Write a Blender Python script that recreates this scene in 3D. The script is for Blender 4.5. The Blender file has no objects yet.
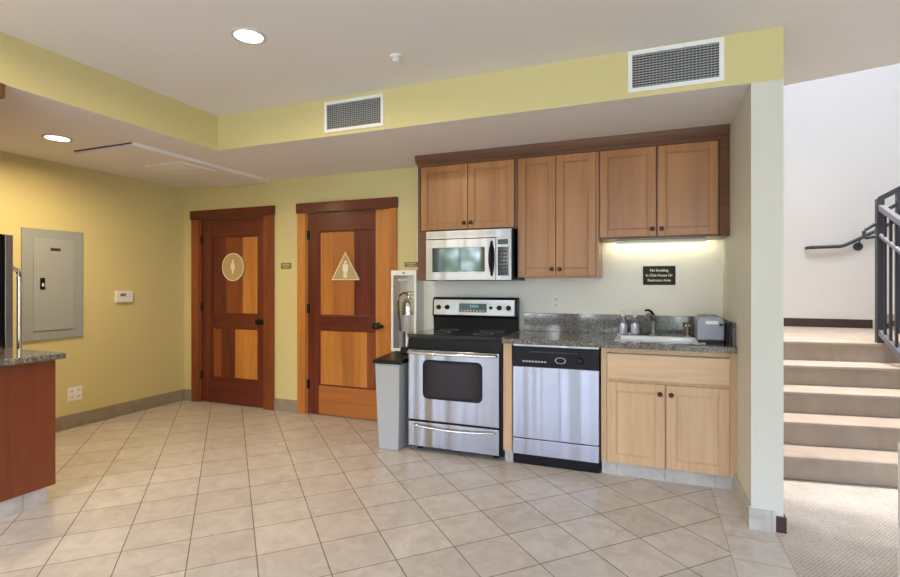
import bpy, bmesh, math, random
from mathutils import Vector, Matrix
random.seed(4)
S = bpy.context.scene
COL = S.collection
PI = math.pi

# ------------------------------------------------------------------ materials
def nt(name):
    m = bpy.data.materials.new(name); m.use_nodes = True
    t = m.node_tree; b = t.nodes['Principled BSDF']
    return m, t, b, t.nodes, t.links

def plain(name, col, rough=.5, metal=0, coat=0, emit=None, estr=0, bump=0, bscale=60, spec=None):
    m, t, b, N, L = nt(name)
    b.inputs['Base Color'].default_value = (*col, 1)
    b.inputs['Roughness'].default_value = rough
    b.inputs['Metallic'].default_value = metal
    b.inputs['Coat Weight'].default_value = coat
    b.inputs['Coat Roughness'].default_value = .12
    if spec is not None: b.inputs['Specular IOR Level'].default_value = spec
    if emit:
        b.inputs['Emission Color'].default_value = (*emit, 1)
        b.inputs['Emission Strength'].default_value = estr
    tc = N.new('ShaderNodeTexCoord')
    n = N.new('ShaderNodeTexNoise'); n.inputs['Scale'].default_value = bscale; n.inputs['Detail'].default_value = 3
    L.new(tc.outputs['Object'], n.inputs['Vector'])
    if bump:
        bp = N.new('ShaderNodeBump'); bp.inputs['Strength'].default_value = bump; bp.inputs['Distance'].default_value = .002
        L.new(n.outputs['Fac'], bp.inputs['Height']); L.new(bp.outputs['Normal'], b.inputs['Normal'])
    # slight procedural variation of the surface finish
    r = N.new('ShaderNodeMapRange'); r.inputs['To Min'].default_value = max(0, rough*.92); r.inputs['To Max'].default_value = min(1, rough*1.08)
    L.new(n.outputs['Fac'], r.inputs['Value']); L.new(r.outputs['Result'], b.inputs['Roughness'])
    return m

def ramp(N, stops, interp='LINEAR'):
    r = N.new('ShaderNodeValToRGB'); r.color_ramp.interpolation = interp
    e = r.color_ramp.elements
    while len(e) > 1: e.remove(e[-1])
    e[0].position = stops[0][0]; e[0].color = (*stops[0][1], 1)
    for p, c in stops[1:]:
        k = e.new(p); k.color = (*c, 1)
    return r

def wood(name, dark, light, axis='Z', rough=.35, coat=.3, scale=9, mid=None, crough=.2):
    m, t, b, N, L = nt(name)
    tc = N.new('ShaderNodeTexCoord'); mp = N.new('ShaderNodeMapping')
    sc = {'Z': (1, 1, .07), 'X': (.07, 1, 1), 'Y': (1, .07, 1)}[axis]
    mp.inputs['Scale'].default_value = [s*scale for s in sc]
    L.new(tc.outputs['Object'], mp.inputs['Vector'])
    n = N.new('ShaderNodeTexNoise'); n.inputs['Scale'].default_value = 1.3; n.inputs['Detail'].default_value = 6
    n.inputs['Distortion'].default_value = .6; n.inputs['Roughness'].default_value = .6
    L.new(mp.outputs[0], n.inputs['Vector'])
    st = [(.3, dark), (.7, light)] if mid is None else [(.28, dark), (.5, mid), (.72, light)]
    r = ramp(N, st); L.new(n.outputs['Fac'], r.inputs['Fac'])
    n2 = N.new('ShaderNodeTexNoise'); n2.inputs['Scale'].default_value = 9; n2.inputs['Detail'].default_value = 4
    L.new(mp.outputs[0], n2.inputs['Vector'])
    r2 = ramp(N, [(.35, (.82, .8, .78)), (.6, (1, 1, 1))]); L.new(n2.outputs['Fac'], r2.inputs['Fac'])
    mx = N.new('ShaderNodeMix'); mx.data_type = 'RGBA'; mx.blend_type = 'MULTIPLY'; mx.inputs['Factor'].default_value = .55
    L.new(r.outputs[0], mx.inputs['A']); L.new(r2.outputs[0], mx.inputs['B'])
    L.new(mx.outputs['Result'], b.inputs['Base Color'])
    b.inputs['Roughness'].default_value = rough; b.inputs['Coat Weight'].default_value = coat
    b.inputs['Coat Roughness'].default_value = crough
    return m

def granite(name, tones, rough=.08):
    m, t, b, N, L = nt(name)
    tc = N.new('ShaderNodeTexCoord')
    v = N.new('ShaderNodeTexVoronoi'); v.inputs['Scale'].default_value = 150
    n = N.new('ShaderNodeTexNoise'); n.inputs['Scale'].default_value = 45; n.inputs['Detail'].default_value = 8; n.inputs['Roughness'].default_value = .75
    L.new(tc.outputs['Object'], v.inputs['Vector']); L.new(tc.outputs['Object'], n.inputs['Vector'])
    sp = N.new('ShaderNodeSeparateColor'); L.new(v.outputs['Color'], sp.inputs[0])
    ad = N.new('ShaderNodeMath'); ad.operation = 'MULTIPLY_ADD'; ad.inputs[1].default_value = .5
    L.new(sp.outputs[0], ad.inputs[0])
    h = N.new('ShaderNodeMath'); h.operation = 'MULTIPLY'; h.inputs[1].default_value = .55
    L.new(n.outputs['Fac'], h.inputs[0]); L.new(h.outputs[0], ad.inputs[2])
    r = ramp(N, tones); L.new(ad.outputs[0], r.inputs['Fac']); L.new(r.outputs[0], b.inputs['Base Color'])
    b.inputs['Roughness'].default_value = rough
    b.inputs['Coat Weight'].default_value = .4
    return m

def steel(name, col=(.6, .6, .63), rough=.28, axis='Z'):
    m, t, b, N, L = nt(name)
    tc = N.new('ShaderNodeTexCoord'); mp = N.new('ShaderNodeMapping')
    mp.inputs['Scale'].default_value = {'Z': (220, 220, 2), 'X': (2, 220, 220)}[axis]
    L.new(tc.outputs['Object'], mp.inputs['Vector'])
    n = N.new('ShaderNodeTexNoise'); n.inputs['Scale'].default_value = 1; n.inputs['Detail'].default_value = 4
    L.new(mp.outputs[0], n.inputs['Vector'])
    r = N.new('ShaderNodeMapRange'); r.inputs['To Min'].default_value = rough*.95; r.inputs['To Max'].default_value = rough*1.08
    L.new(n.outputs['Fac'], r.inputs['Value']); L.new(r.outputs[0], b.inputs['Roughness'])
    b.inputs['Anisotropic'].default_value = .85; b.inputs['Anisotropic Rotation'].default_value = .25
    tg = N.new('ShaderNodeTangent'); tg.direction_type = 'RADIAL'; tg.axis = 'Z'; L.new(tg.outputs[0], b.inputs['Tangent'])
    # gentle large-scale waviness of the sheet so reflections break into streaks
    mp2 = N.new('ShaderNodeMapping'); mp2.inputs['Scale'].default_value = (7, 7, .15)
    L.new(tc.outputs['Object'], mp2.inputs['Vector'])
    n3 = N.new('ShaderNodeTexNoise'); n3.inputs['Scale'].default_value = 1; n3.inputs['Detail'].default_value = 1
    L.new(mp2.outputs[0], n3.inputs['Vector'])
    bp2 = N.new('ShaderNodeBump'); bp2.inputs['Strength'].default_value = .6; bp2.inputs['Distance'].default_value = .02
    L.new(n3.outputs['Fac'], bp2.inputs['Height'])
    L.new(bp2.outputs['Normal'], b.inputs['Normal'])
    b.inputs['Base Color'].default_value = (*col, 1); b.inputs['Metallic'].default_value = 1
    return m

def tilefloor(name, rot, off, pitch, c1, c2, grout, rough=.32, bumpy=True):
    m, t, b, N, L = nt(name)
    tc = N.new('ShaderNodeTexCoord'); mp = N.new('ShaderNodeMapping')
    mp.inputs['Rotation'].default_value = (0, 0, rot); mp.inputs['Location'].default_value = (off[0], off[1], 0)
    L.new(tc.outputs['Object'], mp.inputs['Vector'])
    br = N.new('ShaderNodeTexBrick'); br.offset = 0; br.squash = 1; br.offset_frequency = 1
    br.inputs['Scale'].default_value = 1; br.inputs['Brick Width'].default_value = pitch; br.inputs['Row Height'].default_value = pitch
    br.inputs['Mortar Size'].default_value = .0032; br.inputs['Mortar Smooth'].default_value = .3; br.inputs['Bias'].default_value = 0
    br.inputs['Color1'].default_value = (*c1, 1); br.inputs['Color2'].default_value = (*c2, 1); br.inputs['Mortar'].default_value = (*grout, 1)
    L.new(mp.outputs[0], br.inputs['Vector'])
    n = N.new('ShaderNodeTexNoise'); n.inputs['Scale'].default_value = 9; n.inputs['Detail'].default_value = 8; n.inputs['Roughness'].default_value = .65
    n.inputs['Distortion'].default_value = .8
    L.new(tc.outputs['Object'], n.inputs['Vector'])
    r = ramp(N, [(.3, (.74, .72, .70)), (.65, (1.06, 1.06, 1.06))]); L.new(n.outputs['Fac'], r.inputs['Fac'])
    mx = N.new('ShaderNodeMix'); mx.data_type = 'RGBA'; mx.blend_type = 'MULTIPLY'; mx.inputs['Factor'].default_value = .8
    L.new(br.outputs['Color'], mx.inputs['A']); L.new(r.outputs[0], mx.inputs['B']); L.new(mx.outputs['Result'], b.inputs['Base Color'])
    b.inputs['Roughness'].default_value = rough
    rr = N.new('ShaderNodeMapRange'); rr.inputs['To Min'].default_value = rough; rr.inputs['To Max'].default_value = .8
    L.new(br.outputs['Fac'], rr.inputs['Value']); L.new(rr.outputs[0], b.inputs['Roughness'])
    iv = N.new('ShaderNodeMath'); iv.operation = 'SUBTRACT'; iv.inputs[0].default_value = 1; L.new(br.outputs['Fac'], iv.inputs[1])
    bp = N.new('ShaderNodeBump'); bp.inputs['Strength'].default_value = .5; bp.inputs['Distance'].default_value = .002
    L.new(iv.outputs[0], bp.inputs['Height']); L.new(bp.outputs[0], b.inputs['Normal'])
    return m

def carpet(name, c1, c2, scale=70):
    m, t, b, N, L = nt(name)
    tc = N.new('ShaderNodeTexCoord'); mp = N.new('ShaderNodeMapping'); mp.inputs['Rotation'].default_value = (0, 0, .6)
    mp.inputs['Scale'].default_value = (scale, scale, scale)
    L.new(tc.outputs['Object'], mp.inputs['Vector'])
    ck = N.new('ShaderNodeTexVoronoi'); ck.inputs['Randomness'].default_value = .25; ck.inputs['Scale'].default_value = 1
    L.new(mp.outputs[0], ck.inputs['Vector'])
    n = N.new('ShaderNodeTexNoise'); n.inputs['Scale'].default_value = 5; n.inputs['Detail'].default_value = 5
    L.new(tc.outputs['Object'], n.inputs['Vector'])
    r = ramp(N, [(.15, c2), (.5, c1)]); L.new(ck.outputs['Distance'], r.inputs['Fac'])
    r2 = ramp(N, [(.3, (.85, .85, .85)), (.7, (1.05, 1.05, 1.05))]); L.new(n.outputs['Fac'], r2.inputs['Fac'])
    mx = N.new('ShaderNodeMix'); mx.data_type = 'RGBA'; mx.blend_type = 'MULTIPLY'; mx.inputs['Factor'].default_value = 1
    L.new(r.outputs[0], mx.inputs['A']); L.new(r2.outputs[0], mx.inputs['B']); L.new(mx.outputs['Result'], b.inputs['Base Color'])
    bp = N.new('ShaderNodeBump'); bp.inputs['Strength'].default_value = .6; bp.inputs['Distance'].default_value = .004
    L.new(ck.outputs['Distance'], bp.inputs['Height']); L.new(bp.outputs[0], b.inputs['Normal'])
    b.inputs['Roughness'].default_value = .95
    return m

def glass(name, tint=(1, 1, 1), refl=.12):
    m, t, b, N, L = nt(name)
    N.remove(b); out = N['Material Output']
    tr = N.new('ShaderNodeBsdfTransparent'); tr.inputs[0].default_value = (*tint, 1)
    g = N.new('ShaderNodeBsdfGlossy'); g.inputs['Roughness'].default_value = .03
    fr = N.new('ShaderNodeFresnel'); fr.inputs['IOR'].default_value = 1.5
    ad = N.new('ShaderNodeMath'); ad.operation = 'ADD'; ad.inputs[1].default_value = refl; L.new(fr.outputs[0], ad.inputs[0])
    mx = N.new('ShaderNodeMixShader'); L.new(ad.outputs[0], mx.inputs[0]); L.new(tr.outputs[0], mx.inputs[1]); L.new(g.outputs[0], mx.inputs[2])
    L.new(mx.outputs[0], out.inputs['Surface'])
    return m

YEL = (.65, .575, .275)
M = dict(
    paint=plain('yellow_paint', YEL, .55, bump=.15, bscale=180),
    pale=plain('daylight_tinted_wall', (.84, .83, .77), .55, bump=.15, bscale=180),  # yellow wall of the recess with cool daylight put into its colour
    palegrey=plain('daylight_tinted_wall_end', (.66, .655, .58), .55, bump=.15, bscale=180),  # wall end: the pale daylight on it is painted into the colour
    cream=plain('cream_paint', (.70, .66, .60), .6, bump=.1, bscale=180),
    ceil=plain('ceiling_paint', (.80, .77, .74), .75, bump=.1, bscale=150),
    white=plain('white_enamel', (.86, .86, .85), .35),
    whitep=plain('white_plastic', (.78, .77, .74), .4),
    tile=tilefloor('floor_tile', -PI/4, (-1.6313+.3025*60, -2.3024+.3025*60), .3025, (.53, .49, .445), (.60, .56, .51), (.20, .165, .13)),
    border=tilefloor('border_tile', 0, (-.368+.253*40, -2.712+.303*40), .253, (.60, .56, .52), (.65, .61, .56), (.42, .39, .36)),
    base=tilefloor('baseboard_tile', 0, (0, 0), .3, (.29, .25, .18), (.33, .28, .205), (.22, .19, .14), rough=.4),
    toe=tilefloor('toe_kick_tile', 0, (0, 0), .3, (.50, .48, .44), (.54, .52, .47), (.40, .38, .34), rough=.4),
    carpet=carpet('loop_carpet', (.62, .56, .50), (.36, .31, .27)),
    stair=carpet('stair_carpet', (.42, .345, .28), (.36, .29, .23), 150),
    basebrown=plain('dark_brown_base', (.045, .025, .02), .4),
    maple=wood('maple', (.58, .37, .195), (.70, .475, .27), 'Z', .36, .25, 4),
    mapleh=wood('maple_horizontal', (.65, .44, .245), (.74, .52, .31), 'X', .36, .25, 4),
    honey=wood('shaded_maple', (.30, .120, .032), (.45, .205, .066), 'Z', .36, .35, 4, crough=.22),  # base cabinet maple again, dimmer light on the uppers put into its colour
    mapleshadeh=wood('shaded_maple_horizontal', (.28, .105, .025), (.40, .170, .050), 'X', .36, .35, 4, crough=.22),  # same painted-in shade, grain running sideways
    cherry=wood('dark_cherry', (.10, .036, .010), (.17, .066, .019), 'X', .5, 0, 7),
    walnut=wood('walnut_panel', (.12, .05, .02), (.18, .08, .035), 'Z', .45, .1, 5),
    redwood=wood('red_brown_wood', (.075, .010, .005), (.18, .030, .010), 'Z', .38, .15, 8),
    redwoodh=wood('red_brown_rail', (.075, .010, .005), (.17, .028, .010), 'X', .38, .15, 8),
    redmid=wood('mid_brown_wood', (.17, .036, .009), (.30, .080, .018), 'Z', .38, .15, 8),
    orange=wood('orange_wood', (.44, .15, .025), (.60, .25, .05), 'Z', .38, .15, 8),
    brownor=wood('brown_orange_wood', (.36, .12, .025), (.50, .19, .04), 'Z', .38, .15, 8),
    orangeh=wood('orange_rail', (.36, .11, .025), (.50, .18, .04), 'X', .38, .15, 8),
    island=wood('island_cherry', (.15, .028, .007), (.25, .055, .013), 'Z', .35, .25, 4),
    granite=granite('grey_granite', [(.1, (.02, .02, .022)), (.35, (.07, .07, .078)), (.55, (.13, .13, .14)), (.8, (.27, .26, .26))]),
    granite2=granite('brown_granite', [(.1, (.02, .018, .016)), (.4, (.09, .082, .07)), (.6, (.19, .175, .15)), (.85, (.38, .35, .30))]),
    steel=steel('stainless', (.42, .42, .46), .22), steelx=steel('stainless_brushed', (.44, .44, .47), axis='X'),
    chrome=plain('chrome', (.75, .75, .77), .12, 1),
    black=plain('black_plastic', (.006, .006, .008), .30, spec=.22),
    sinkst=steel('sink_steel', (.86, .86, .86), .35, axis='X'),
    blackgl=plain('black_glass', (.008, .008, .010), .06, coat=.6),
    mirror=plain('tinted_oven_glass', (.11, .13, .13), .05, .85),
    ovenglass=plain('oven_window_glass', (.022, .012, .010), .08, spec=.25),
    display=plain('display_dark', (.02, .035, .04), .15, emit=(.2, .8, .9), estr=.03),
    digits=plain('display_digits', (.05, .3, .3), .3, emit=(.2, .9, .85), estr=.25),
    grey=plain('grey_plastic', (.42, .44, .46), .45),
    panel=plain('grey_enamel', (.31, .345, .355), .4, bump=.05),
    panel2=plain('grey_enamel_door', (.35, .38, .385), .4, bump=.05),
    bronze=plain('dark_bronze', (.025, .018, .014), .3, .6),
    knob=plain('antique_knob', (.05, .03, .02), .3, .7),
    tan=plain('tan_plaque', (.50, .36, .16), .45),
    tanw=plain('white_plaque', (.86, .80, .62), .5),
    olive=plain('olive_plaque', (.22, .18, .09), .4),
    olivel=plain('olive_plaque_light', (.50, .44, .28), .4),
    signbl=plain('sign_black', (.012, .010, .007), .4, spec=.2),
    signtx=plain('sign_lettering', (.80, .74, .55), .5),
    rail=plain('railing_metal', (.045, .046, .055), .4, .2),
    raill=plain('handrail_metal', (.22, .22, .25), .35, .3),
    lamp=plain('lamp_lens', (1, 1, 1), .3, emit=(1, .95, .86), estr=6),
    tube=plain('tube_lens', (.7, .7, .6), .3, emit=(1, .95, .55), estr=.25),
    trimring=plain('lamp_trim', (.62, .58, .52), .4),
    dark=plain('vent_dark', (.03, .032, .035), .6),
    slat=plain('vent_slat', (.40, .41, .41), .45),
    glass=glass('clear_glass'), bottle=glass('bottle_plastic', (.93, .93, .98), .14),
    soap=plain('lavender_soap', (.86, .85, .95), .3),
    gasket=plain('grey_toaster_metal', (.30, .30, .37), .4, .2),
    blue=plain('blue_mark', (.06, .12, .5), .4),
    smear=plain('grey_label', (.5, .5, .5), .5),
)

# ------------------------------------------------------------------ helpers
def box(bm, x0, x1, y0, y1, z0, z1):
    vs = [bm.verts.new((x, y, z)) for x in (x0, x1) for y in (y0, y1) for z in (z0, z1)]
    for f in ((0, 1, 3, 2), (4, 6, 7, 5), (0, 4, 5, 1), (2, 3, 7, 6), (0, 2, 6, 4), (1, 5, 7, 3)):
        bm.faces.new([vs[i] for i in f])

def prism(bm, pts, a0, a1, ax='Z'):
    """polygon extruded along an axis; pts are the other two coordinates in order"""
    def P(p, a):
        return {'Z': (p[0], p[1], a), 'Y': (p[0], a, p[1]), 'X': (a, p[0], p[1])}[ax]
    A = [bm.verts.new(P(p, a0)) for p in pts]; B = [bm.verts.new(P(p, a1)) for p in pts]
    bm.faces.new(A); bm.faces.new(B[::-1]); n = len(pts)
    for i in range(n):
        bm.faces.new((A[i], B[i], B[(i+1) % n], A[(i+1) % n]))

def hexa(bm, bot, top):
    A = [bm.verts.new(p) for p in bot]; B = [bm.verts.new(p) for p in top]
    bm.faces.new(A[::-1]); bm.faces.new(B); n = len(bot)
    for i in range(n): bm.faces.new((A[i], A[(i+1) % n], B[(i+1) % n], B[i]))

def tube(bm, pts, r, seg=12, square=False):
    pts = [Vector(p) for p in pts]; rings = []
    if square: seg = 4
    for i, p in enumerate(pts):
        d = (pts[min(i+1, len(pts)-1)] - pts[max(i-1, 0)]).normalized()
        up = Vector((0, 0, 1)) if abs(d.z) < .95 else Vector((1, 0, 0))
        a = d.cross(up).normalized(); c = a.cross(d).normalized()
        rr = r[i] if isinstance(r, (list, tuple)) else r
        if square: rr *= 1.414
        o = PI/4 if square else 0
        rings.append([bm.verts.new(p + rr*(math.cos(o+2*PI*k/seg)*a + math.sin(o+2*PI*k/seg)*c)) for k in range(seg)])
    for A, B in zip(rings, rings[1:]):
        for k in range(seg): bm.faces.new((A[k], A[(k+1) % seg], B[(k+1) % seg], B[k]))
    bm.faces.new(rings[0][::-1]); bm.faces.new(rings[-1])

def lathe(bm, prof, c, ax='Z', seg=24):
    """prof: list of (radius, along)"""
    rings = []
    for r, a in prof:
        ring = []
        for k in range(seg):
            u, w = max(r, 1e-4)*math.cos(2*PI*k/seg), max(r, 1e-4)*math.sin(2*PI*k/seg)
            ring.append(bm.verts.new(Vector(c) + Vector({'Z': (u, w, a), 'Y': (u, a, w), 'X': (a, u, w)}[ax])))
        rings.append(ring)
    for A, B in zip(rings, rings[1:]):
        for k in range(seg): bm.faces.new((A[k], A[(k+1) % seg], B[(k+1) % seg], B[k]))
    bm.faces.new(rings[0][::-1]); bm.faces.new(rings[-1])

ROOT = {}
def obj(name, build, mat, parent=None, bevel=0, label=None, cat=None, group=None, kind=None, origin=None, smooth=False, seg=2):
    bm = bmesh.new(); build(bm)
    bmesh.ops.recalc_face_normals(bm, faces=bm.faces)
    me = bpy.data.meshes.new(name)
    if parent is not None: o0 = ROOT[parent.name]
    elif origin is not None: o0 = Vector(origin)
    else:
        xs = [v.co for v in bm.verts]
        o0 = Vector(((min(v.x for v in xs)+max(v.x for v in xs))/2, (min(v.y for v in xs)+max(v.y for v in xs))/2, min(v.z for v in xs)))
        if kind == 'structure': o0 = Vector((0, 0, 0))
    bmesh.ops.translate(bm, verts=bm.verts, vec=-o0)
    bm.to_mesh(me); bm.free()
    mats = mat if isinstance(mat, (list, tuple)) else [mat]
    for k in mats: me.materials.append(M[k])
    o = bpy.data.objects.new(name, me); COL.objects.link(o)
    if parent is None: o.location = o0
    else: o.parent = parent
    ROOT[o.name] = o0
    if bevel:
        b = o.modifiers.new('bevel', 'BEVEL'); b.width = bevel; b.segments = seg; b.limit_method = 'ANGLE'; b.angle_limit = .7
    if smooth:
        me.shade_smooth(); me.set_sharp_from_angle(angle=.7)
    if label: o['label'] = label
    if cat: o['category'] = cat
    if group: o['group'] = group
    if kind: o['kind'] = kind
    return o

def thing(name, loc, label, cat, group=None, kind=None):
    e = bpy.data.objects.new(name, None); COL.objects.link(e); e.location = loc; e.empty_display_size = .1
    ROOT[e.name] = Vector(loc); e['label'] = label
    if cat: e['category'] = cat
    if group: e['group'] = group
    if kind: e['kind'] = kind
    return e

def B(*a): return lambda bm: box(bm, *a)
def BB(lst):
    def f(bm):
        for a in lst: box(bm, *a)
    return f
def T(pts, r, **k): return lambda bm: tube(bm, pts, r, **k)

def text_mesh(name, lines, size, center, mat, parent, space=1.0, depth=.001, bold=True, rotz=0):
    """lettering facing -Y, one mesh"""
    bm = bmesh.new()
    for i, (s, dx, z) in enumerate(lines):
        cu = bpy.data.curves.new('lettering', 'FONT'); cu.body = s; cu.size = size; cu.align_x = 'CENTER'; cu.align_y = 'CENTER'
        cu.extrude = depth; cu.space_character = space; cu.offset = size*.02 if bold else 0
        to = bpy.data.objects.new('lettering', cu); COL.objects.link(to)
        dg = bpy.context.evaluated_depsgraph_get(); me = bpy.data.meshes.new_from_object(to.evaluated_get(dg))
        me.transform(Matrix.Translation((center[0]+dx, center[1], z)) @ Matrix.Rotation(PI/2, 4, 'X'))
        bm.from_mesh(me); bpy.data.objects.remove(to); bpy.data.meshes.remove(me); bpy.data.curves.remove(cu)
    o0 = ROOT[parent.name]; bmesh.ops.translate(bm, verts=bm.verts, vec=-o0)
    me = bpy.data.meshes.new(name); bm.to_mesh(me); bm.free(); me.materials.append(M[mat])
    o = bpy.data.objects.new(name, me); COL.objects.link(o); o.parent = parent; ROOT[o.name] = o0
    return o

# ------------------------------------------------------------------ key planes (metres; camera at x=0, y=0)
W = 4.22      # rear kitchen wall
LW = -4.88    # left wall
RW = .508     # alcove right side
RO = .656     # outer side of the dividing wall
F = 3.11      # soffit front
LC, HC = 2.383, 2.66
SW = 6.93     # far stair wall
XR = 3.6      # right wall
YR = -3.4     # wall behind the camera
NW = 1.25     # kitchen wing wall

# ---------------- floors
obj('floor', B(LW-.12, .366, YR-.12, W+.12, -.1, 0), 'tile', kind='structure', label='beige square floor tiles laid diagonally')
obj('trim_1', B(.366, .618, YR-.12, F+.0, -.1, 0), 'border', kind='structure', label='straight strip of pale tiles edging the tiled floor')
obj('trim_2', B(.366, RO, F, W+.12, -.1, 0), 'border', kind='structure', label='straight border tiles in the kitchen alcove')
obj('floor_carpet', lambda bm: (box(bm, .618, XR+.12, YR-.12, F, -.1, .004), box(bm, RO, XR+.12, F, SW+.12, -.1, .004)), 'carpet', kind='structure', label='beige ribbed carpet at the foot of the stairs')

# ---------------- walls
D1 = (-4.648, -3.742, 2.02); D2 = (-3.215, -2.268, 2.02)
def wall_back(bm):
    y0, y1 = W, W+.12
    box(bm, LW-.12, D1[0], y0, y1, 0, HC+.1); box(bm, D1[1], D2[0], y0, y1, 0, HC+.1); box(bm, D2[1], -1.985, y0, y1, 0, HC+.1)
    box(bm, D1[0], D1[1], y1-.02, y1, 0, D1[2]); box(bm, D2[0], D2[1], y1-.02, y1, 0, D2[2])  # added backing in the door openings, stops light leaking under the doors
    box(bm, D1[0], D1[1], y0, y1, D1[2], HC+.1); box(bm, D2[0], D2[1], y0, y1, D2[2], HC+.1)
obj('wall_back', wall_back, 'paint', kind='structure', label='pale yellow wall behind the doors and kitchen')
obj('wall_alcove', B(-1.985, RO, W, W+.12, 0, HC+.1), 'pale', kind='structure', label='wall with painted-in pale daylight behind the kitchen units')
obj('wall_left', B(LW-.12, LW, YR-.12, W, 0, HC+.1), 'paint', kind='structure', label='yellow wall with the electrical panel')
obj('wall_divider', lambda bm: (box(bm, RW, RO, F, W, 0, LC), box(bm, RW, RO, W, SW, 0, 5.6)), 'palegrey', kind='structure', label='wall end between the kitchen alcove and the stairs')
obj('wall_stair', B(RO-.1, XR+.12, SW, SW+.12, 0, 5.6), 'cream', kind='structure', label='cream wall at the back of the stairs')
obj('wall_kitchen', B(LW, -3.40, NW-.12, NW, 0, LC), 'paint', kind='structure', label='short wing wall behind the refrigerator')
obj('wall_right', lambda bm: (box(bm, XR, XR+.12, YR-.12, 3.30, 0, HC+.1), box(bm, XR, XR+.12, 3.30, SW, 0, 5.6)), 'cream', kind='structure', label='cream wall at the right')
# low end wall beside the stairs (edge just enters the frame at the right)
obj('wall_stair_low', B(1.006, 1.12, 2.10, 2.76, .0045, .62), 'white', kind='structure', label='low pale wall end at the right beside the carpet')

# rear wall with windows behind the camera
WIN = [(-4.65, -3.55, .5, 2.55), (-3.1, -1.9, .5, 2.55), (-1.5, -.3, .5, 2.55), (.2, 3.2, .1, 2.55)]
def wall_rear(bm):
    y0, y1 = YR-.12, YR; x = LW-.12
    for a, b, z0, z1 in WIN:
        box(bm, x, a, y0, y1, 0, HC+.1); box(bm, a, b, y0, y1, 0, z0); box(bm, a, b, y0, y1, z1, HC+.1); x = b
    box(bm, x, XR+.12, y0, y1, 0, HC+.1)
obj('wall_rear', wall_rear, 'cream', kind='structure', label='wall with the windows behind the viewer')
for i, (a, b, z0, z1) in enumerate(WIN):
    def fr(bm, a=a, b=b, z0=z0, z1=z1):
        y0, y1 = YR-.09, YR-.03; w = .05
        box(bm, a, a+w, y0, y1, z0, z1); box(bm, b-w, b, y0, y1, z0, z1)
        box(bm, a+w, b-w, y0, y1, z0, z0+w); box(bm, a+w, b-w, y0, y1, z1-w, z1)
        n = 3 if b-a > 2 else 2
        for k in range(1, n): box(bm, a+(b-a)*k/n-.025, a+(b-a)*k/n+.025, y0, y1, z0+w, z1-w)
    obj('window_%d' % (i+1), fr, 'white', kind='structure', label='white framed window behind the viewer')

# ---------------- ceilings
def stair_edge(x): return 4.27 - .261*x
def ceil(bm):
    box(bm, -3.235, RO, YR-.12, F, HC, HC+.1)
    prism(bm, [(RO, YR-.12), (XR, YR-.12), (XR, stair_edge(XR)), (RO, stair_edge(RO))], HC, HC+.3)
obj('ceiling', ceil, 'ceil', kind='structure', label='grey white main ceiling')
def soffit(bm):
    box(bm, -3.235, RO, F, W, LC, HC+.1)
    box(bm, LW, -3.235, YR, W, LC, HC+.1)
so = obj('ceiling_soffit', soffit, ['paint', 'ceil'], kind='structure', label='dropped soffit with yellow faces and pale underside')
for p in so.data.polygons:
    if p.normal.z < -.5: p.material_index = 1
# upper part of the stair well
def well(bm):
    prism(bm, [(RO, stair_edge(RO)), (XR, stair_edge(XR)), (XR, stair_edge(XR)-.12), (RO, stair_edge(RO)-.12)], HC+.3, 5.6)
    box(bm, RO, RO+.02, W-.12, SW, 2.96, 2.961)
obj('wall_stair_upper', lambda bm: prism(bm, [(RO, stair_edge(RO)), (XR, stair_edge(XR)), (XR, stair_edge(XR)-.12), (RO, stair_edge(RO)-.12)], HC+.3, 5.6), 'cream', kind='structure', label='upper wall over the stair opening')
def skyl(bm):
    z0, z1 = 5.6, 5.7
    box(bm, RW, 1.2, 3.0, SW+.12, z0, z1); box(bm, 2.6, XR+.12, 3.0, SW+.12, z0, z1)
    box(bm, 1.2, 2.6, 3.0, 4.2, z0, z1); box(bm, 1.2, 2.6, 5.4, SW+.12, z0, z1)
obj('ceiling_stair', skyl, 'ceil', kind='structure', label='stair ceiling with a skylight opening')

# ---------------- dropped access panel and its grille in the left ceiling
t = thing('ceiling_access_panel', (-3.97, 3.4, LC-.03), 'large flat ceiling panel hanging slightly low over the left door', 'ceiling panel')
obj('panel_board', B(-4.32, -3.655, 2.70, W-.02, LC-.024, LC), 'ceil', t)
obj('shade_line', B(-4.32, -3.655, 2.688, 2.70, LC-.006, LC), 'dark', t, label='dark strip standing in for the shaded gap')  # solid dark strip painted as shade along the panel's front edge
obj('lit_edge', lambda bm: (box(bm, -3.655, -3.635, 2.69, 4.06, LC-.026, LC)), 'white', t, label='edge strip whitened for the light on it')  # white colour stands in for light on the side face
t = thing('air_grille', (-3.96, 3.38, LC-.034), 'small white ceiling grille on the low panel near the left door', 'vent')
obj('grille_frame', BB([(-4.18, -3.74, 3.19, 3.21, LC-.034, LC-.024), (-4.18, -3.74, 3.56, 3.58, LC-.034, LC-.024), (-4.18, -4.16, 3.21, 3.56, LC-.034, LC-.024), (-3.76, -3.74, 3.21, 3.56, LC-.034, LC-.024)]), 'white', t)
for k in range(3):
    obj('louver', B(-4.16, -3.76, 3.215+.117*k, 3.315+.117*k, LC-.031, LC-.024), 'white', t)

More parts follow.
